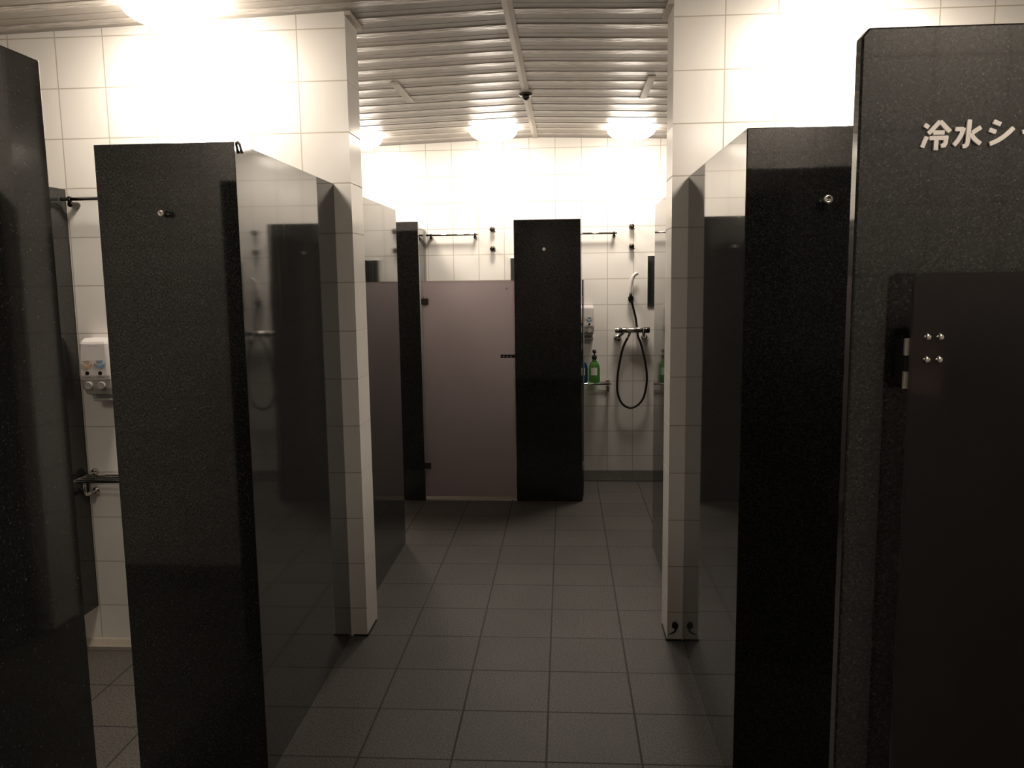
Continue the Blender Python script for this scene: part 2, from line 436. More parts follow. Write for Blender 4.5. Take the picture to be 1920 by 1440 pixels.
# left stall nearest to us, seen along its side
p = thing('granite_partition', 'dark granite partition cut off by the left edge of the photo, in front of the stall with the soap dispenser', 'partition', (-0.927, 1.0, 0), 'granite shower partitions')
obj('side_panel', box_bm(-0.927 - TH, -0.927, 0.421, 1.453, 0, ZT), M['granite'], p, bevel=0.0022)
slab('end_panel', p, -1.335, -0.927 - TH, 1.453 - TH, 1.453)

# partition B: front slab with a peg and a long side slab to the left middle wall
pB = thing('granite_partition', 'dark granite partition with a ring-ended coat peg, joining the left tiled wall end', 'partition', (-0.93, 2.8, 0), 'granite shower partitions')
def plan_prism(name, parent, plan, z0, z1, mat, bevel=0.0012):
    """upright slab over a plan outline in (x,y)"""
    bm = bmesh.new()
    a = [bm.verts.new((x, y, z0)) for x, y in plan]; b = [bm.verts.new((x, y, z1)) for x, y in plan]; n = len(a)
    bm.faces.new(a[::-1]); bm.faces.new(b)
    for i in range(n): bm.faces.new((a[i], a[(i + 1) % n], b[(i + 1) % n], b[i]))
    return obj(name, bm, mat, parent, bevel=bevel)
plan_prism('front_panel', pB, [(-1.335, 2.3116), (-0.9250, 2.3116), (-0.9250 - TH, 2.3116 + TH), (-1.335, 2.3116 + TH)], -0.06, ZT, M['granite'])
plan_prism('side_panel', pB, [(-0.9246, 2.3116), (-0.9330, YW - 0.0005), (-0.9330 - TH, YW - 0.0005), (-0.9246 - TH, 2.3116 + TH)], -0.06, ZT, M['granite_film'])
coat_hook(pB, -1.133, 2.3116, 1.727, 0.0092, 0.036)
bm = bmesh.new()
add_tube(bm, [(-0.9236, 2.3300, ZT + 0.002), (-0.9200, 2.338, ZT - 0.004), (-0.9195, 2.346, ZT - 0.016), (-0.9195, 2.352, ZT - 0.026)], [0.004, 0.004, 0.0035, 0.005], 8)
obj('corner_clip', bm, M['steel'], pB)

# stall divider that stops short of the floor, further left
tag(slab('granite_divider', None, -2.063 - TH, -2.063, 2.35, YW - 0.0005, 0.122, ZT), 'dark granite divider raised off the floor, beside the soap dispenser on the left', 'partition', 'granite shower partitions')

# partition E on the right
pE = thing('granite_partition', 'dark granite partition with a chrome coat peg, joining the right tiled wall end', 'partition', (0.5, 2.8, 0), 'granite shower partitions')
plan_prism('front_panel', pE, [(0.4914, 2.2987), (1.05, 2.2987), (1.05, 2.2987 + TH), (0.4914 + TH, 2.2987 + TH)], 0, ZT, M['granite'], 0.0022)
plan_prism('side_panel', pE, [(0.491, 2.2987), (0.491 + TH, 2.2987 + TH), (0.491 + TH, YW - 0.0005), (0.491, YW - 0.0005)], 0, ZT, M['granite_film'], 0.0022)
coat_hook(pE, 0.698, 2.2987, 1.729, 0.0125, 0.040)

# panel F with the sign
pF = thing('granite_partition', 'dark granite panel nearest at the right, carrying white Japanese lettering above a dark door', 'partition', (0.95, 1.42, 0), 'granite shower partitions')
bm = bmesh.new(); add_prism(bm, [(0.484, 0), (1.55, 0), (1.55, ZT + 0.002), (0.495, ZT + 0.002), (0.484, ZT - 0.012)], 1.4206, 1.4206 + TH)
obj('front_panel', bm, M['granite'], pF, bevel=0.0035)

# lettering: strokes traced in units of the sign, 1 unit = 1/8727 of its height scale
LX, LZ, LS = 0.5622, 1.7978, 0.0000958
def stroke(bm, pts, w, y0, y1):
    pts = [Vector(p) for p in pts]; n = len(pts); L = []; Rr = []
    for i, p in enumerate(pts):
        t = (pts[min(i + 1, n - 1)] - pts[max(i - 1, 0)]).normalized(); nn = Vector((-t.y, t.x))
        ww = w / 2
        if 0 < i < n - 1:
            t1 = (pts[i] - pts[i - 1]).normalized(); c = max(0.5, t.dot(t1)); ww /= c
        L.append(p + nn * ww); Rr.append(p - nn * ww)
    # slightly rounded ends
    t0 = (pts[1] - pts[0]).normalized(); t1 = (pts[-1] - pts[-2]).normalized(); n0 = Vector((-t0.y, t0.x)); n1 = Vector((-t1.y, t1.x))
    a = [L[0] + n0 * -w * .12 - t0 * w * .0, ] ; k = w * 0.10
    out = [pts[0] + n0 * (w / 2) + t0 * k, ] + L[1:-1] + [pts[-1] + n1 * (w / 2) - t1 * k, pts[-1] + n1 * (w / 2 - k), pts[-1] - n1 * (w / 2 - k), pts[-1] - n1 * (w / 2) - t1 * k] \
        + list(reversed(Rr[1:-1])) + [pts[0] - n0 * (w / 2) + t0 * k, pts[0] - n0 * (w / 2 - k), pts[0] + n0 * (w / 2 - k)]
    pol = [(LX + q.x * LS, LZ - q.y * LS) for q in out]
    add_prism(bm, pol, y0, y1)
def arc(p0, p1, p2, n=9):
    a, b, c = Vector(p0), Vector(p1), Vector(p2)
    return [tuple(a * (1 - t) ** 2 + b * 2 * t * (1 - t) + c * t * t) for t in [i / (n - 1) for i in range(n)]]
W = 72
GL = [
    [[(262, 290), (338, 335)], [(308, 486), (240, 668)],                       # rei: ice dots
     [(520, 238), (335, 440)], [(520, 240), (692, 415)], [(412, 425), (600, 425)],
     [(355, 514), (665, 514)], [(470, 500), (466, 718)], [(632, 486), (622, 600), (604, 636), (552, 650)]],
    [[(1008, 222), (990, 590), (978, 636), (950, 658), (908, 664)],           # mizu
     [(778, 376), (912, 376)], arc((912, 352), (880, 520), (762, 640)), [(1196, 352), (1064, 440)], arc((1030, 450), (1090, 560), (1202, 626))],
    [[(1398, 262), (1520, 315)], [(1335, 395), (1448, 440)], arc((1352, 632), (1560, 570), (1732, 372))],   # shi
    [[(1880, 448), (2190, 392), (2160, 470), (2100, 520)], arc((1985, 370), (2020, 520), (2062, 668))],     # small ya
    [[(2330, 300), (2330, 440)], [(2300, 285), (2690, 285)], arc((2670, 270), (2650, 540), (2440, 668))],    # wa
    [[(2790, 470), (3190, 470)]],                                             # long vowel bar
]
for g in GL:
    bm = bmesh.new()
    for i, s in enumerate(g):
        stroke(bm, s, W if len(s) != 2 or True else W, 1.4206 - 0.0042 - 0.0001 * i, 1.4206 + 0.0004)
    obj('letter', bm, M['letter'], pF)

# beyond the middle walls
p = thing('granite_partition', 'glossy granite side panel behind the left tiled wall end, mirroring the far wall', 'partition', (-0.94, 4.0, 0), 'granite shower partitions')
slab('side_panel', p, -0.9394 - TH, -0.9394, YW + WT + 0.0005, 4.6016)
slab('end_panel', p, -1.335, -0.9394 - TH - 0.0008, 4.6016 - TH, 4.6016)
p = thing('granite_partition', 'narrow slice of granite side panel behind the right tiled wall end', 'partition', (0.5, 4.0, 0), 'granite shower partitions')
slab('side_panel', p, 0.496, 0.496 + TH, YW + WT + 0.0005, 4.5971)
slab('end_panel', p, 0.496 + TH + 0.0008, 0.90, 4.5971 - TH, 4.5971)

YI = 5.5317
p = thing('granite_partition', 'narrow dark granite post on the hinge side of the closed glass door', 'partition', (-1.05, 5.8, 0), 'granite shower partitions')
bm = bmesh.new(); add_prism(bm, [(-1.30, 0), (-0.978, 0), (-0.983, ZT), (-1.30, ZT)], YI, YI + TH)
obj('front_panel', bm, M['granite'], p, bevel=0.0022)
slab('dividing_panel', p, -1.083 - TH, -1.083, YI + TH + 0.0008, YB - 0.0005)
pK = thing('granite_partition', 'tall dark granite panel standing between the glass door and the open far stall', 'partition', (-0.11, 5.8, 0), 'granite shower partitions')
bm = bmesh.new(); add_prism(bm, [(-0.3377, 0), (0.117, 0), (0.108, ZT), (-0.3377, ZT)], YI, YI + TH)
obj('front_panel', bm, M['granite'], pK, bevel=0.0022)
slab('dividing_panel', pK, -0.128, -0.098, YI + TH + 0.0008, YB - 0.0005)
obj('screw_cap', lathe_bm([(0.011, 0), (0.011, 0.004), (0.0085, 0.006)], (-0.136, YI, 1.729), '-Y', 16), M['letter'], pK)
p = thing('granite_partition', 'dark granite post of the far stall, seen only in the black wall mirror', 'partition', (0.80, 5.8, 0), 'granite shower partitions')
slab('front_panel', p, 0.66, 1.06, YI, YI + TH)
slab('dividing_panel', p, 0.872, 0.902, YI + TH + 0.0008, YB - 0.0005)

# ------------------------------------------------------------------ doors
def rounded(x0, x1, z0, z1, r, n=6):
    out = []
    for cx, cz, a0 in ((x0 + r, z0 + r, PI), (x1 - r, z0 + r, 1.5 * PI), (x1 - r, z1 - r, 0), (x0 + r, z1 - r, 0.5 * PI)):
        out += [(cx + r * math.cos(a0 + k * PI / 2 / n), cz + r * math.sin(a0 + k * PI / 2 / n)) for k in range(n + 1)]
    return out

def door_hinge(door, x, y, z, w=0.036, h=0.042):
    """dark clamp plate on the glass with small nuts"""
    hg = obj('hinge', box_bm(x - 0.012, x + w, y - 0.004, y + 0.018, z - h / 2, z + h / 2), M['black'], door, bevel=0.001)
    for dz in (-0.028, 0.028):
        for dx in (0.008, 0.026):
            obj('nut', lathe_bm([(0.004, 0), (0.004, 0.002), (0.002, 0.0045)], (x + dx, y - 0.001, z + dz), '-Y', 10), M['steel'], hg)
    return hg

dJ = thing('shower_door', 'closed frosted brown glass door of the far left stall', 'door', (-0.655, YI + 0.01, 0), 'frosted shower doors')
gl = bmesh.new(); add_prism(gl, [(-0.971, 0.030), (-0.345, 0.030), (-0.337, 1.516), (-0.345, 1.524), (-0.962, 1.526), (-0.971, 1.50)], YI + 0.008, YI + 0.016)
glass_sheet('glass_panel', gl, dJ)
obj('bottom_seal', box_bm(-0.975, -0.345, YI + 0.004, YI + 0.020, 0.012, 0.030), M['white_seal'], dJ, bevel=0.002)
bm = bmesh.new(); add_prism(bm, [(-0.3455, 0.030), (-0.3412, 0.030), (-0.3330, 1.512), (-0.3365, 1.512)], YI + 0.006, YI + 0.018)
obj('edge_seal', bm, M['white_seal'], dJ)
door_hinge(dJ, -0.962, YI + 0.006, 1.388)
door_hinge(dJ, -0.972, YI + 0.006, 0.248)
obj('knob', lathe_bm([(0.008, 0), (0.008, 0.006), (0.006, 0.009)], (-0.391, YI + 0.008, 1.471), '-Y', 14), M['steel'], dJ)
lt = obj('latch_bar', box_bm(-0.437, -0.330, YI - 0.004, YI + 0.0075, 1.002, 1.024), M['dark_chrome'], dJ, bevel=0.0015)
for k in range(3):
    obj('bolt', lathe_bm([(0.0062, 0), (0.0058, 0.003), (0.003, 0.006)], (-0.416 + k * 0.026, YI - 0.004, 1.011), '-Y', 12), M['chrome'], lt)

dR = thing('shower_door', 'frosted glass door swung into the open far stall, seen edge-on', 'door', (0.121, YI + 0.04, 0), 'frosted shower doors')
bm = bmesh.new()
x0, y0, x1, y1 = 0.1215, YI + 0.036, 0.141, YI + 0.60
t = Vector((x1 - x0, y1 - y0, 0)).normalized(); nx = Vector((t.y, -t.x, 0)) * 0.004
for z in (0.03, 1.522):
    for q in ((Vector((x0, y0, 0)) - nx), (Vector((x0, y0, 0)) + nx), (Vector((x1, y1, 0)) + nx), (Vector((x1, y1, 0)) - nx)):
        bm.verts.new((q.x, q.y, z))
bm.verts.ensure_lookup_table(); V = bm.verts
for f in ((3, 2, 1, 0), (4, 5, 6, 7), (0, 1, 5, 4), (1, 2, 6, 5), (2, 3, 7, 6), (3, 0, 4, 7)): bm.faces.new([V[i] for i in f])
glass_sheet('glass_panel', bm, dR)
for z in (1.388, 0.248):
    obj('hinge', box_bm(0.1175, 0.1275, YI + 0.022, YI + 0.066, z - 0.026, z + 0.026), M['steel'], dR, bevel=0.001)

dF = thing('shower_door', 'dark frosted glass door hung in front of the panel with Japanese lettering', 'door', (0.87, 1.37, 0), 'frosted shower doors')
bm = bmesh.new(); add_prism(bm, rounded(0.5625, 1.19, 0.02, 1.530, 0.015), 1.366, 1.374)
glass_sheet('glass_panel', bm, dF)
hg = obj('hinge', box_bm(0.5655, 0.6130, 1.3742, 1.380, 1.332, 1.438), M['steel'], dF, bevel=0.001)
for za, zb in ((1.396, 1.424), (1.341, 1.369)):
    obj('knuckle', box_bm(0.5570, 0.5645, 1.3755, 1.3830, za, zb), M['alu'], hg, bevel=0.0008)
obj('bracket', box_bm(0.559, 0.575, 1.381, 1.4203, 1.345, 1.420), M['black'], hg, bevel=0.001)
for sx in (0.586, 0.606):
    for sz in (1.427, 1.390):
        obj('dome_nut', lathe_bm([(0.0068, 0), (0.0068, 0.0025), (0.0062, 0.0045), (0.0046, 0.0066), (0.002, 0.0078)], (sx, 1.366, sz), '-Y', 20), M['chrome'], hg)
hg = obj('hinge', box_bm(0.5655, 0.6130, 1.3742, 1.380, 0.240, 0.346), M['steel'], dF, bevel=0.001)
obj('bracket', box_bm(0.559, 0.575, 1.381, 1.4203, 0.255, 0.330), M['black'], hg, bevel=0.001)

# ------------------------------------------------------------------ towel rails
def towel_rail(x0, x1, y, z, label):
    t = thing('towel_rail', label, 'towel rail', ((x0 + x1) / 2, y, z), 'chrome towel rails')
    bm = bmesh.new(); add_tube(bm, [(x0, y - 0.052, z), (x1, y - 0.052, z)], 0.0075, 14)
    obj('bar', bm, M['rail_chrome'], t)
    for xx in (x0 + 0.038, x1 - 0.022):
        bm = bmesh.new(); add_lathe(bm, [(0.013, 0.0), (0.014, 0.010), (0.0115, 0.022), (0.0115, 0.052), (0.010, 0.056)], (xx, y, z - 0.021), '-Y', 18)
        add_lathe(bm, [(0.0085, 0.0), (0.0085, 0.028), (0.006, 0.032)], (xx, y - 0.052, z - 0.021), 'Z', 12)
        obj('bracket', bm, M['dark_chrome'], t)
towel_rail(-2.055, -1.655, YW, 1.879, 'chrome towel rail on the tiled wall above the left soap dispenser')
towel_rail(-1.072, -0.668, YB, 1.879, 'chrome towel rail on the far wall above the closed glass door')
towel_rail(0.005, 0.402, YB, 1.873, 'chrome towel rail on the far wall of the open stall')

# ------------------------------------------------------------------ wall pegs on the far wall
def wall_peg(x, z, label):
    t = thing('wall_peg', label, 'wall peg', (x, YB, z), 'round chrome wall pegs')
    obj('flange', lathe_bm([(0.020, 0), (0.021, 0.003), (0.019, 0.008), (0.013, 0.012)], (x, YB, z), '-Y'), M['dark_chrome'], t)
    bm = bmesh.new(); add_lathe(bm, [(0.013, 0.010), (0.0165, 0.022), (0.019, 0.032), (0.019, 0.050), (0.016, 0.056), (0.008, 0.059)], (x, YB, z), '-Y')
    obj('knob', bm, M['dark_chrome'], t)
    bm = bmesh.new(); add_tube(bm, [(x + 0.008, YB - 0.020, z - 0.010), (x + 0.022, YB - 0.024, z - 0.020)], 0.005, 10)
    obj('side_screw', bm, M['dark_chrome'], t)
wall_peg(-0.557, 1.918, 'upper of two round wall pegs above the closed glass door')
wall_peg(-0.557, 1.770, 'lower of two round wall pegs above the closed glass door')
wall_peg(0.516, 1.922, 'upper of two round wall pegs above the hand shower')
wall_peg(0.516, 1.772, 'lower of two round wall pegs above the hand shower')

# ------------------------------------------------------------------ mirrors
def mirror(x0, x1, z0, z1, label):
    t = thing('wall_mirror', label, 'mirror', ((x0 + x1) / 2, YB, z0), 'frameless wall mirrors')
    obj('backing', box_bm(x0, x1, YB - 0.009, YB - 0.0002, z0, z1), M['mirror_edge'], t, bevel=0.001)
    obj('glass', box_bm(x0 + 0.0015, x1 - 0.0015, YB - 0.0105, YB - 0.009, z0 + 0.0015, z1 - 0.0015), M['mirror'], t)
mirror(-0.421, -0.150, 1.307, 1.697, 'frameless wall mirror edge beside the tall granite panel, above the closed door')
mirror(0.640, 0.855, 1.307, 1.699, 'dark frameless wall mirror right of the hand shower')

# ------------------------------------------------------------------ soap dispensers
def dispenser(x, y, z, label):
    """x centre, y wall face, z of the bottom"""
    t = thing('soap_dispenser', label, 'soap dispenser', (x, y, z), 'wall soap dispensers')
    H = 0.262
    def sec(bm, rows):
        rings = []
        for hz, hw, d in rows:
            r = 0.012
            o = [(-hw, 0), (-hw, -(d - r)), (-hw + r * 0.3, -(d - r * 0.3)), (-hw + r, -d), (hw - r, -d), (hw - r * 0.3, -(d - r * 0.3)), (hw, -(d - r)), (hw, 0)]
            rings.append([bm.verts.new((x + a, y + b, z + hz)) for a, b in o])
        n = 8
        for i in range(len(rings) - 1):
            for k in range(n):
                bm.faces.new((rings[i][k], rings[i][(k + 1) % n], rings[i + 1][(k + 1) % n], rings[i + 1][k]))
        bm.faces.new(rings[0][::-1]); bm.faces.new(rings[-1])
    bm = bmesh.new()
    sec(bm, [(0.092, 0.066, 0.098), (0.110, 0.067, 0.101), (0.175, 0.066, 0.099), (0.240, 0.061, 0.094), (0.249, 0.059, 0.089), (H, 0.056, 0.066)])
    obj('upper_cover', bm, M['white_plastic'], t, bevel=0.002)
    bm = bmesh.new()
    sec(bm, [(0.026, 0.048, 0.072), (0.032, 0.054, 0.082), (0.056, 0.062, 0.092), (0.0915, 0.065, 0.097)])
    obj('lower_body', bm, M['grey_plastic'], t, bevel=0.002)
    bm = bmesh.new(); add_box(bm, x - 0.024, x + 0.060, y - 0.076, y, z + 0.002, z + 0.010); add_box(bm, x - 0.030, x + 0.056, y - 0.050, y, z + 0.012, z + 0.026)
    obj('drip_tray', bm, M['grey_plastic'], t, bevel=0.0015)
    bm = bmesh.new(); add_tube(bm, [(x - 0.028 + 0.056 * k / 10, y - 0.0935, z + 0.226 + 0.010 * math.sin(PI * k / 10)) for k in range(11)], 0.0016, 6)
    obj('emblem_arch', bm, M['white_plastic'], t)
    for s, mt in ((-1, 'orange'), (1, 'blue')):
        cx = x + s * 0.0275
        bm = bmesh.new()
        add_prism(bm, [(cx - 0.023, z + 0.152), (cx - 0.012, z + 0.142), (cx, z + 0.137), (cx + 0.012, z + 0.142), (cx + 0.023, z + 0.152), (cx + 0.023, z + 0.163), (cx + 0.010, z + 0.154), (cx, z + 0.151), (cx - 0.010, z + 0.154), (cx - 0.023, z + 0.163)], y - 0.1018, y - 0.0985)
        add_box(bm, cx - 0.014, cx + 0.014, y - 0.1012, y - 0.0985, z + 0.169, z + 0.173); add_box(bm, cx - 0.010, cx + 0.010, y - 0.1012, y - 0.0985, z + 0.162, z + 0.165)
        obj('sticker', bm, M[mt], t)
        obj('level_window', lathe_bm([(0.0082, 0.0), (0.0082, 0.0025), (0.0070, 0.003)], (cx, y - 0.1000, z + 0.120), '-Y', 18), M['dark_hole'], t)
        obj('caption', box_bm(cx - 0.017, cx + 0.017, y - 0.1014, y - 0.0995, z + 0.1015, z + 0.1045), M['print'], t)
        obj('push_button', lathe_bm([(0.0170, 0.0), (0.0170, 0.010), (0.0150, 0.013), (0.0140, 0.0135), (0.012, 0.0125)], (cx + 0.001, y - 0.0925, z + 0.068), '-Y', 24), M['grey_plastic'], t)
    return t
dispenser(-1.943, YW, 1.048, 'white soap dispenser with orange and blue stickers, on the left wall above a rod shelf')
dispenser(0.1625, YB, 1.062, 'white soap dispenser on the far wall above the pump bottles')

# ------------------------------------------------------------------ rod shelves
def rod_shelf(x0, x1, y, z, label):
    t = thing('rod_shelf', label, 'shelf', ((x0 + x1) / 2, y, z), 'chrome rod shelves')
    D = 0.135
    for k in range(4):
        yy = y - 0.022 - k * (D - 0.030) / 3
        bm = bmesh.new(); add_tube(bm, [(x0 + 0.003, yy, z - 0.006), (x1 - 0.003, yy, z - 0.006)], 0.0058 if k < 3 else 0.0075, 12)
        obj('rod', bm, M['chrome'], t)
    for xx, s in ((x0, 1), (x1, -1)):
        bm = bmesh.new()
        add_box(bm, min(xx, xx + s * 0.010), max(xx, xx + s * 0.010), y - D, y - 0.010, z - 0.013, z + 0.001)
        obj('end_bar', bm, M['steel'], t, bevel=0.001)
        xb = xx + s * 0.022
        bm = bmesh.new()
        add_tube(bm, [(xb, y, z - 0.076), (xb, y - 0.070, z - 0.076), (xb, y - 0.084, z - 0.072), (xb, y - 0.090, z - 0.062), (xb, y - 0.090, z - 0.012)], 0.0075, 12)
        add_lathe(bm, [(0.017, 0.0), (0.017, 0.004), (0.013, 0.010), (0.009, 0.014)], (xb, y, z - 0.076), '-Y', 18)
        add_lathe(bm, [(0.017, 0.0), (0.017, 0.004), (0.013, 0.012), (0.009, 0.020)], (xb, y, z + 0.006), '-Y', 18)
        obj('bracket', bm, M['chrome'], t)
rod_shelf(-2.053, -1.60, YW, 0.722, 'chrome rod shelf on the left wall under the soap dispenser, empty')
rod_shelf(-0.085, 0.358, YB, 0.724, 'chrome rod shelf on the far wall holding two pump bottles')

# ------------------------------------------------------------------ pump bottles
def bottle(x, y, z, mat, label):
    t = thing('pump_bottle', label, 'bottle', (x, y, z), 'pump bottles on the rod shelf')
    obj('bottle_body', lathe_bm([(0.036, 0.0), (0.0425, 0.004), (0.0435, 0.012), (0.0435, 0.108), (0.041, 0.128), (0.034, 0.146), (0.024, 0.160), (0.0165, 0.168), (0.0150, 0.184)], (x, y, z), 'Z', 32), mat, t)
    bm = bmesh.new()
    n = 10; a0, a1 = math.radians(-128), math.radians(-62); r0, r1 = 0.0437, 0.0445
    for ri, rr in enumerate((r0, r1)):
        for k in range(n + 1):
            a = a0 + (a1 - a0) * k / n
            for zz in (0.060, 0.128 - 0.010): bm.verts.new((x + rr * math.cos(a), y + rr * math.sin(a), z + zz))
    bm.verts.ensure_lookup_table(); V = bm.verts; S = 2 * (n + 1)
    for k in range(n):
        bm.faces.new((V[S + 2 * k], V[S + 2 * k + 2], V[S + 2 * k + 3], V[S + 2 * k + 1])); bm.faces.new((V[2 * k], V[2 * k + 1], V[2 * k + 3], V[2 * k + 2]))
        bm.faces.new((V[2 * k + 1], V[S + 2 * k + 1], V[S + 2 * k + 3], V[2 * k + 3])); bm.faces.new((V[2 * k], V[2 * k + 2], V[S + 2 * k + 2], V[S + 2 * k]))
    bm.faces.new((V[0], V[S], V[S + 1], V[1])); bm.faces.new((V[2 * n], V[2 * n + 1], V[S + 2 * n + 1], V[S + 2 * n]))
    obj('paper_label', bm, M['label'], t)
    pm = obj('pump_collar', lathe_bm([(0.0185, 0.182), (0.0195, 0.186), (0.0195, 0.208), (0.010, 0.213)], (x, y, z), 'Z', 20), M['black'], t)
    bm = bmesh.new()
    add_lathe(bm, [(0.006, 0.210), (0.006, 0.228), (0.0135, 0.231), (0.0155, 0.238), (0.0145, 0.250), (0.008, 0.256)], (x, y, z), 'Z', 16)
    add_tube(bm, [(x, y, z + 0.243), (x + 0.006, y - 0.025, z + 0.243), (x + 0.010, y - 0.040, z + 0.238)], [0.007, 0.006, 0.005], 10)
    obj('pump_head', bm, M['black'], pm)
bottle(0.229, YB - 0.0665, 0.7255, M['green_soap'], 'pump bottle of green soap on the far rod shelf')
bottle(0.134, YB - 0.0665, 0.7255, M['blue_soap'], 'pump bottle of blue soap, half hidden, beside the green one')

# ------------------------------------------------------------------ shower set in the open stall
YM = 6.372
mx = thing('shower_mixer', 'chrome thermostatic mixer bar on the far tiled wall below the hand shower', 'tap', (0.52, YB, 1.13))
bm = bmesh.new(); add_lathe(bm, [(0.019, 0.0), (0.0225, 0.003), (0.0225, 0.160), (0.019, 0.163)], (0.442, YM, 1.130), 'X', 28)
obj('body', bm, M['soft_chrome'], mx)
for nm, xa, ln, mt in (('temperature_handle', 0.388, 0.044, 'soft_chrome'), ('flow_handle', 0.609, 0.046, 'dark_chrome')):
    bm = bmesh.new(); add_lathe(bm, [(0.020, 0.0), (0.0235, 0.003), (0.0235, ln - 0.003), (0.020, ln)], (xa, YM, 1.129), 'X', 28)
    obj(nm, bm, M[mt], mx)
bm = bmesh.new(); add_lathe(bm, [(0.0185, 0.0), (0.0185, 0.012)], (0.431, YM, 1.130), 'X', 20)
obj('stop_ring', bm, M['black'], mx)
for xi, xe, ze in ((0.458, 0.412, 1.064), (0.607, 0.619, 1.071)):
    bm = bmesh.new()
    add_tube(bm, [(xi, YM + 0.006, 1.118), (xi + (xe - xi) * 0.35, YM + 0.020, 1.100), (xi + (xe - xi) * 0.8, YM + 0.040, 1.076), (xe, YB - 0.012, ze)], [0.012, 0.013, 0.014, 0.017], 16)
    add_lathe(bm, [(0.0285, 0.0), (0.0285, 0.005), (0.025, 0.014), (0.016, 0.022)] if xe > 0.5 else [(0.034, 0.0), (0.034, 0.005), (0.029, 0.016), (0.018, 0.026)], (xe, YB, ze), '-Y', 22)
    obj('inlet_elbow', bm, M['chrome'], mx)
bm = bmesh.new(); add_tube(bm, [(0.503, YM, 1.112), (0.496, YM, 1.092), (0.488, YM + 0.002, 1.076)], [0.011, 0.010, 0.0095], 14)
obj('hose_outlet', bm, M['chrome'], mx)

hs = thing('hand_shower', 'white hand shower with a looping black hose, hung on the far wall', 'shower', (0.515, YB, 1.38))
YH = YB - 0.052
path = [(0.4875, 1.073), (0.451, 0.993), (0.422, 0.856), (0.408, 0.730), (0.412, 0.635), (0.444, 0.556), (0.502, 0.520), (0.561, 0.537), (0.610, 0.596), (0.634, 0.699), (0.636, 0.792), (0.617, 0.909), (0.590, 1.021), (0.570, 1.075), (0.562, 1.133), (0.548, 1.228), (0.528, 1.306), (0.516, 1.352), (0.512, 1.375)]
def smooth(pts, sub=6):
    out = []
    P_ = [Vector(p) for p in pts]
    for i in range(len(P_) - 1):
        a, b, c, d = P_[max(i - 1, 0)], P_[i], P_[i + 1], P_[min(i + 2, len(P_) - 1)]
        for k in range(sub):
            t = k / sub
            out.append(0.5 * ((2 * b) + (c - a) * t + (2 * a - 5 * b + 4 * c - d) * t * t + (3 * b - a - 3 * c + d) * t ** 3))
    out.append(P_[-1]); return out
sm = smooth(path)
pts3 = []
for i, q in enumerate(sm):
    u = i / (len(sm) - 1)
    yy = YM + 0.002 if u < 0.02 else YH
    if u < 0.12: yy = YM + 0.002 + (YH - YM) * min(1, u / 0.12)
    if 0.62 < u < 0.92: yy = YH + 0.026 * math.sin(PI * (u - 0.62) / 0.30)     # passes behind the mixer bar
    pts3.append((q.x, yy, q.y))
bm = bmesh.new(); add_tube(bm, pts3, 0.0088, 12)
obj('hose', bm, M['hose'], hs)
bm = bmesh.new()
add_tube(bm, [(0.512, YH, 1.372), (0.509, YH, 1.396), (0.508, YH, 1.418)], [0.0110, 0.0120, 0.0105], 14)
obj('hose_nut', bm, M['black'], hs)
hp = smooth([(0.508, 1.416), (0.5075, 1.446), (0.510, 1.480), (0.517, 1.516), (0.528, 1.543), (0.544, 1.560), (0.562, 1.569)], 5)
rad = [0.0088 + 0.0058 * math.sin(PI * min(1, i / (len(hp) - 1) * 1.15) * 0.85) for i in range(len(hp))]
rad[-1] = 0.005; rad[-2] = 0.008
bm = bmesh.new(); add_tube(bm, [(q.x, YH, q.y) for q in hp], rad, 18)
hd = obj('spray_handle', bm, M['white_plastic'], hs)
fp = hp[16:-1]
bm = bmesh.new(); add_tube(bm, [(q.x + 0.0065, YH, q.y - 0.0055) for q in fp], [0.0065] * len(fp), 12)
obj('spray_face', bm, M['grey_plastic'], hd)  # grey puts the shading of the head's inner side into the colour

hk = thing('shower_holder', 'black wall clip gripping the foot of the white hand shower', 'shower holder', (0.516, YB, 1.365))
obj('wall_plate', box_bm(0.498, 0.530, YB - 0.014, YB - 0.0002, 1.345, 1.392), M['black'], hk, bevel=0.003)
bm = bmesh.new()
for s in (-1, 1):
    add_box(bm, 0.5105 + s * 0.0165 - 0.0035, 0.5105 + s * 0.0165 + 0.0035, YH - 0.012, YB - 0.013, 1.356, 1.386)
add_box(bm, 0.497, 0.524, YH + 0.016, YB - 0.013, 1.356, 1.386)
obj('clip', bm, M['black'], hk, bevel=0.002)
obj('side_screw', lathe_bm([(0.008, 0), (0.008, 0.010), (0.005, 0.013)], (0.494, YB - 0.030, 1.367), '-Y', 12), M['steel'], hk)

# dark strip along the foot of the far wall
dr = bmesh.new(); add_box(dr, -0.09, 0.865, 6.105, YB - 0.001, 0.0006, 0.006)
tag(obj('floor_strip', dr, M['drain'], bevel=0.002), 'dark strip on the floor under the looping hose', 'drain cover')

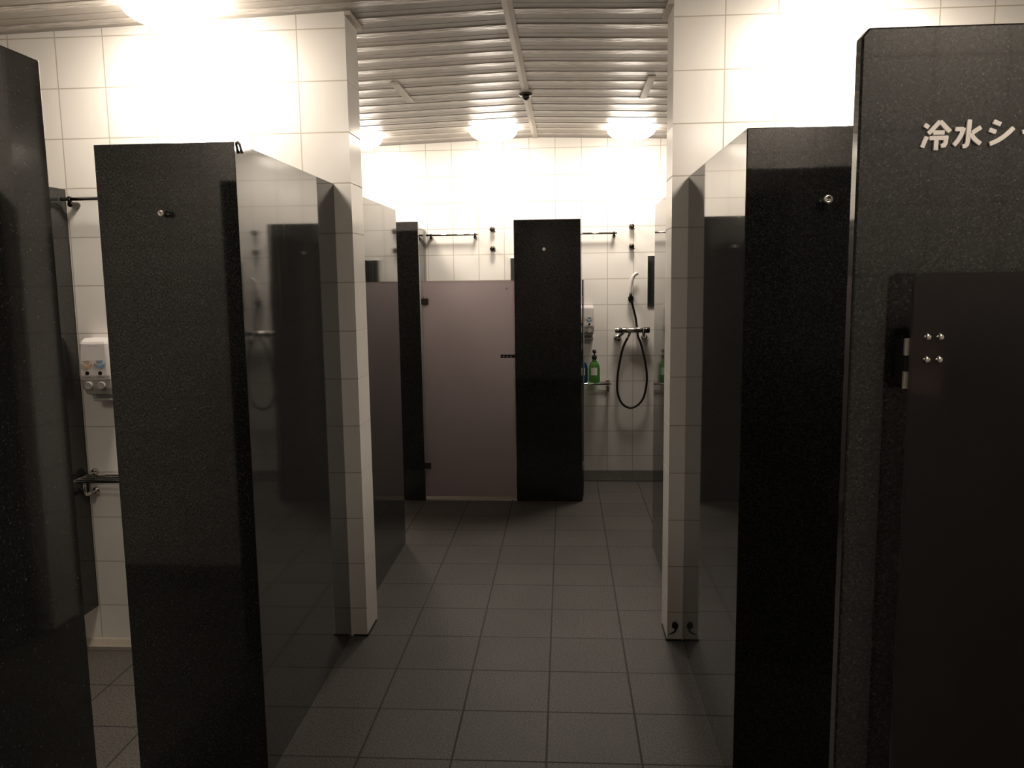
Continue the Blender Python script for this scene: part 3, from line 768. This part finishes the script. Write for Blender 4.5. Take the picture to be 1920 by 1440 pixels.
# ------------------------------------------------------------------ things on the ceiling
def ceiling_strip(x, y0, y1, label):
    bm = bmesh.new(); z = ceil_z(x)
    add_box(bm, x - 0.020, x + 0.020, y0, y1, z - 0.012, z + 0.012)
    return tag(obj('ceiling_strip', bm, M['ceil_trim'], bevel=0.002), label, 'ceiling strip', 'short ceiling strips')
ceiling_strip(-0.905, 4.50, 4.97, 'short flat strip on the slatted ceiling, left of the ridge')
ceiling_strip(0.466, 4.53, 5.03, 'short flat strip on the slatted ceiling, right of the ridge')
sp = thing('smoke_detector', 'small dark detector on the ceiling ridge strip', 'detector', (XR, 4.93, ZC))
obj('base', lathe_bm([(0.040, 0.0), (0.040, 0.008), (0.030, 0.014)], (XR, 4.93, ZC - 0.008), '-Z', 24), M['dark_chrome'], sp)
obj('sensor', lathe_bm([(0.022, 0.012), (0.020, 0.024), (0.012, 0.034), (0.004, 0.037)], (XR, 4.93, ZC - 0.008), '-Z', 20), M['black'], sp)

def dome(r, d, n=10):
    return [(r * math.sin(PI / 2 * (1 - k / n)) if k < n else 0.006, d * math.sin(PI / 2 * k / n)) for k in range(n + 1)]
def ceiling_lamp(x, y, r, label, mat='lamp'):
    z = ceil_z(x) - 0.004
    t = thing('ceiling_lamp', label, 'lamp', (x, y, z), 'domed ceiling lamps')
    obj('base', lathe_bm([(r * 0.82, 0.0), (r * 0.82, 0.016), (r * 0.75, 0.018)], (x, y, z), '-Z', 36), M['lamp_base'], t)
    obj('dome', lathe_bm([(a, 0.016 + b) for a, b in dome(r, 0.075)], (x, y, z), '-Z', 36), M[mat], t)
ceiling_lamp(-1.45, 3.09, 0.175, 'glowing domed ceiling lamp at the top left, over the dispenser stall')
ceiling_lamp(1.05, 3.09, 0.175, 'glowing domed ceiling lamp at the top right, before the tiled wall')
ceiling_lamp(-0.50, 5.98, 0.17, 'glowing domed ceiling lamp over the stall with the closed glass door')
ceiling_lamp(0.475, 5.98, 0.17, 'glowing domed ceiling lamp over the open far stall')
ceiling_lamp(-1.475, 5.98, 0.17, 'glowing domed ceiling lamp mostly hidden by the left tiled wall end')
ceiling_lamp(-1.45, 3.80, 0.175, 'unseen domed lamp added behind the left tiled wall, over the hidden stall', 'lamp_near')  # added out of sight to raise the fill light
ceiling_lamp(1.05, 3.80, 0.175, 'unseen domed lamp added behind the right tiled wall, over the hidden stall', 'lamp_near')  # its unseen counterpart, also added for fill
ceiling_lamp(-1.45, 0.68, 0.175, 'domed ceiling lamp beyond the left edge, over the nearest left stall', 'lamp_near')
ceiling_lamp(1.05, 0.68, 0.175, 'domed ceiling lamp beyond the right edge, before the lettered panel', 'lamp_near')

# ------------------------------------------------------------------ world, camera, view
w = bpy.data.worlds.new('dark'); bpy.context.scene.world = w; w.use_nodes = True
w.node_tree.nodes['Background'].inputs[0].default_value = (0.02, 0.018, 0.016, 1)
w.node_tree.nodes['Background'].inputs[1].default_value = 0.0

cam = bpy.data.cameras.new('camera'); co = bpy.data.objects.new('camera', cam); C.objects.link(co)
r = Vector((0.99789078, 0.06358157, -0.01309109)); f = Vector((-0.06472798, 0.98987701, -0.12630833)); u = Vector((0.00492769, 0.12688927, 0.99190465))
co.matrix_world = Matrix(((r.x, u.x, -f.x, 0), (r.y, u.y, -f.y, 0), (r.z, u.z, -f.z, 1.5278), (0, 0, 0, 1)))
cam.sensor_fit = 'HORIZONTAL'; cam.sensor_width = 36; cam.lens = 1533.07 / 1920 * 36
cam.clip_start = 0.02
sc = bpy.context.scene
sc.camera = co
sc.view_settings.view_transform = 'Standard'; sc.view_settings.look = 'None'; sc.view_settings.gamma = 1
sc.view_settings.exposure = 0.0
sc.view_settings.use_curve_mapping = False
sc.cycles.use_denoising = True
sc.cycles.max_bounces = 14; sc.cycles.diffuse_bounces = 8; sc.cycles.glossy_bounces = 6; sc.cycles.transmission_bounces = 8
sc.cycles.sample_clamp_indirect = 8
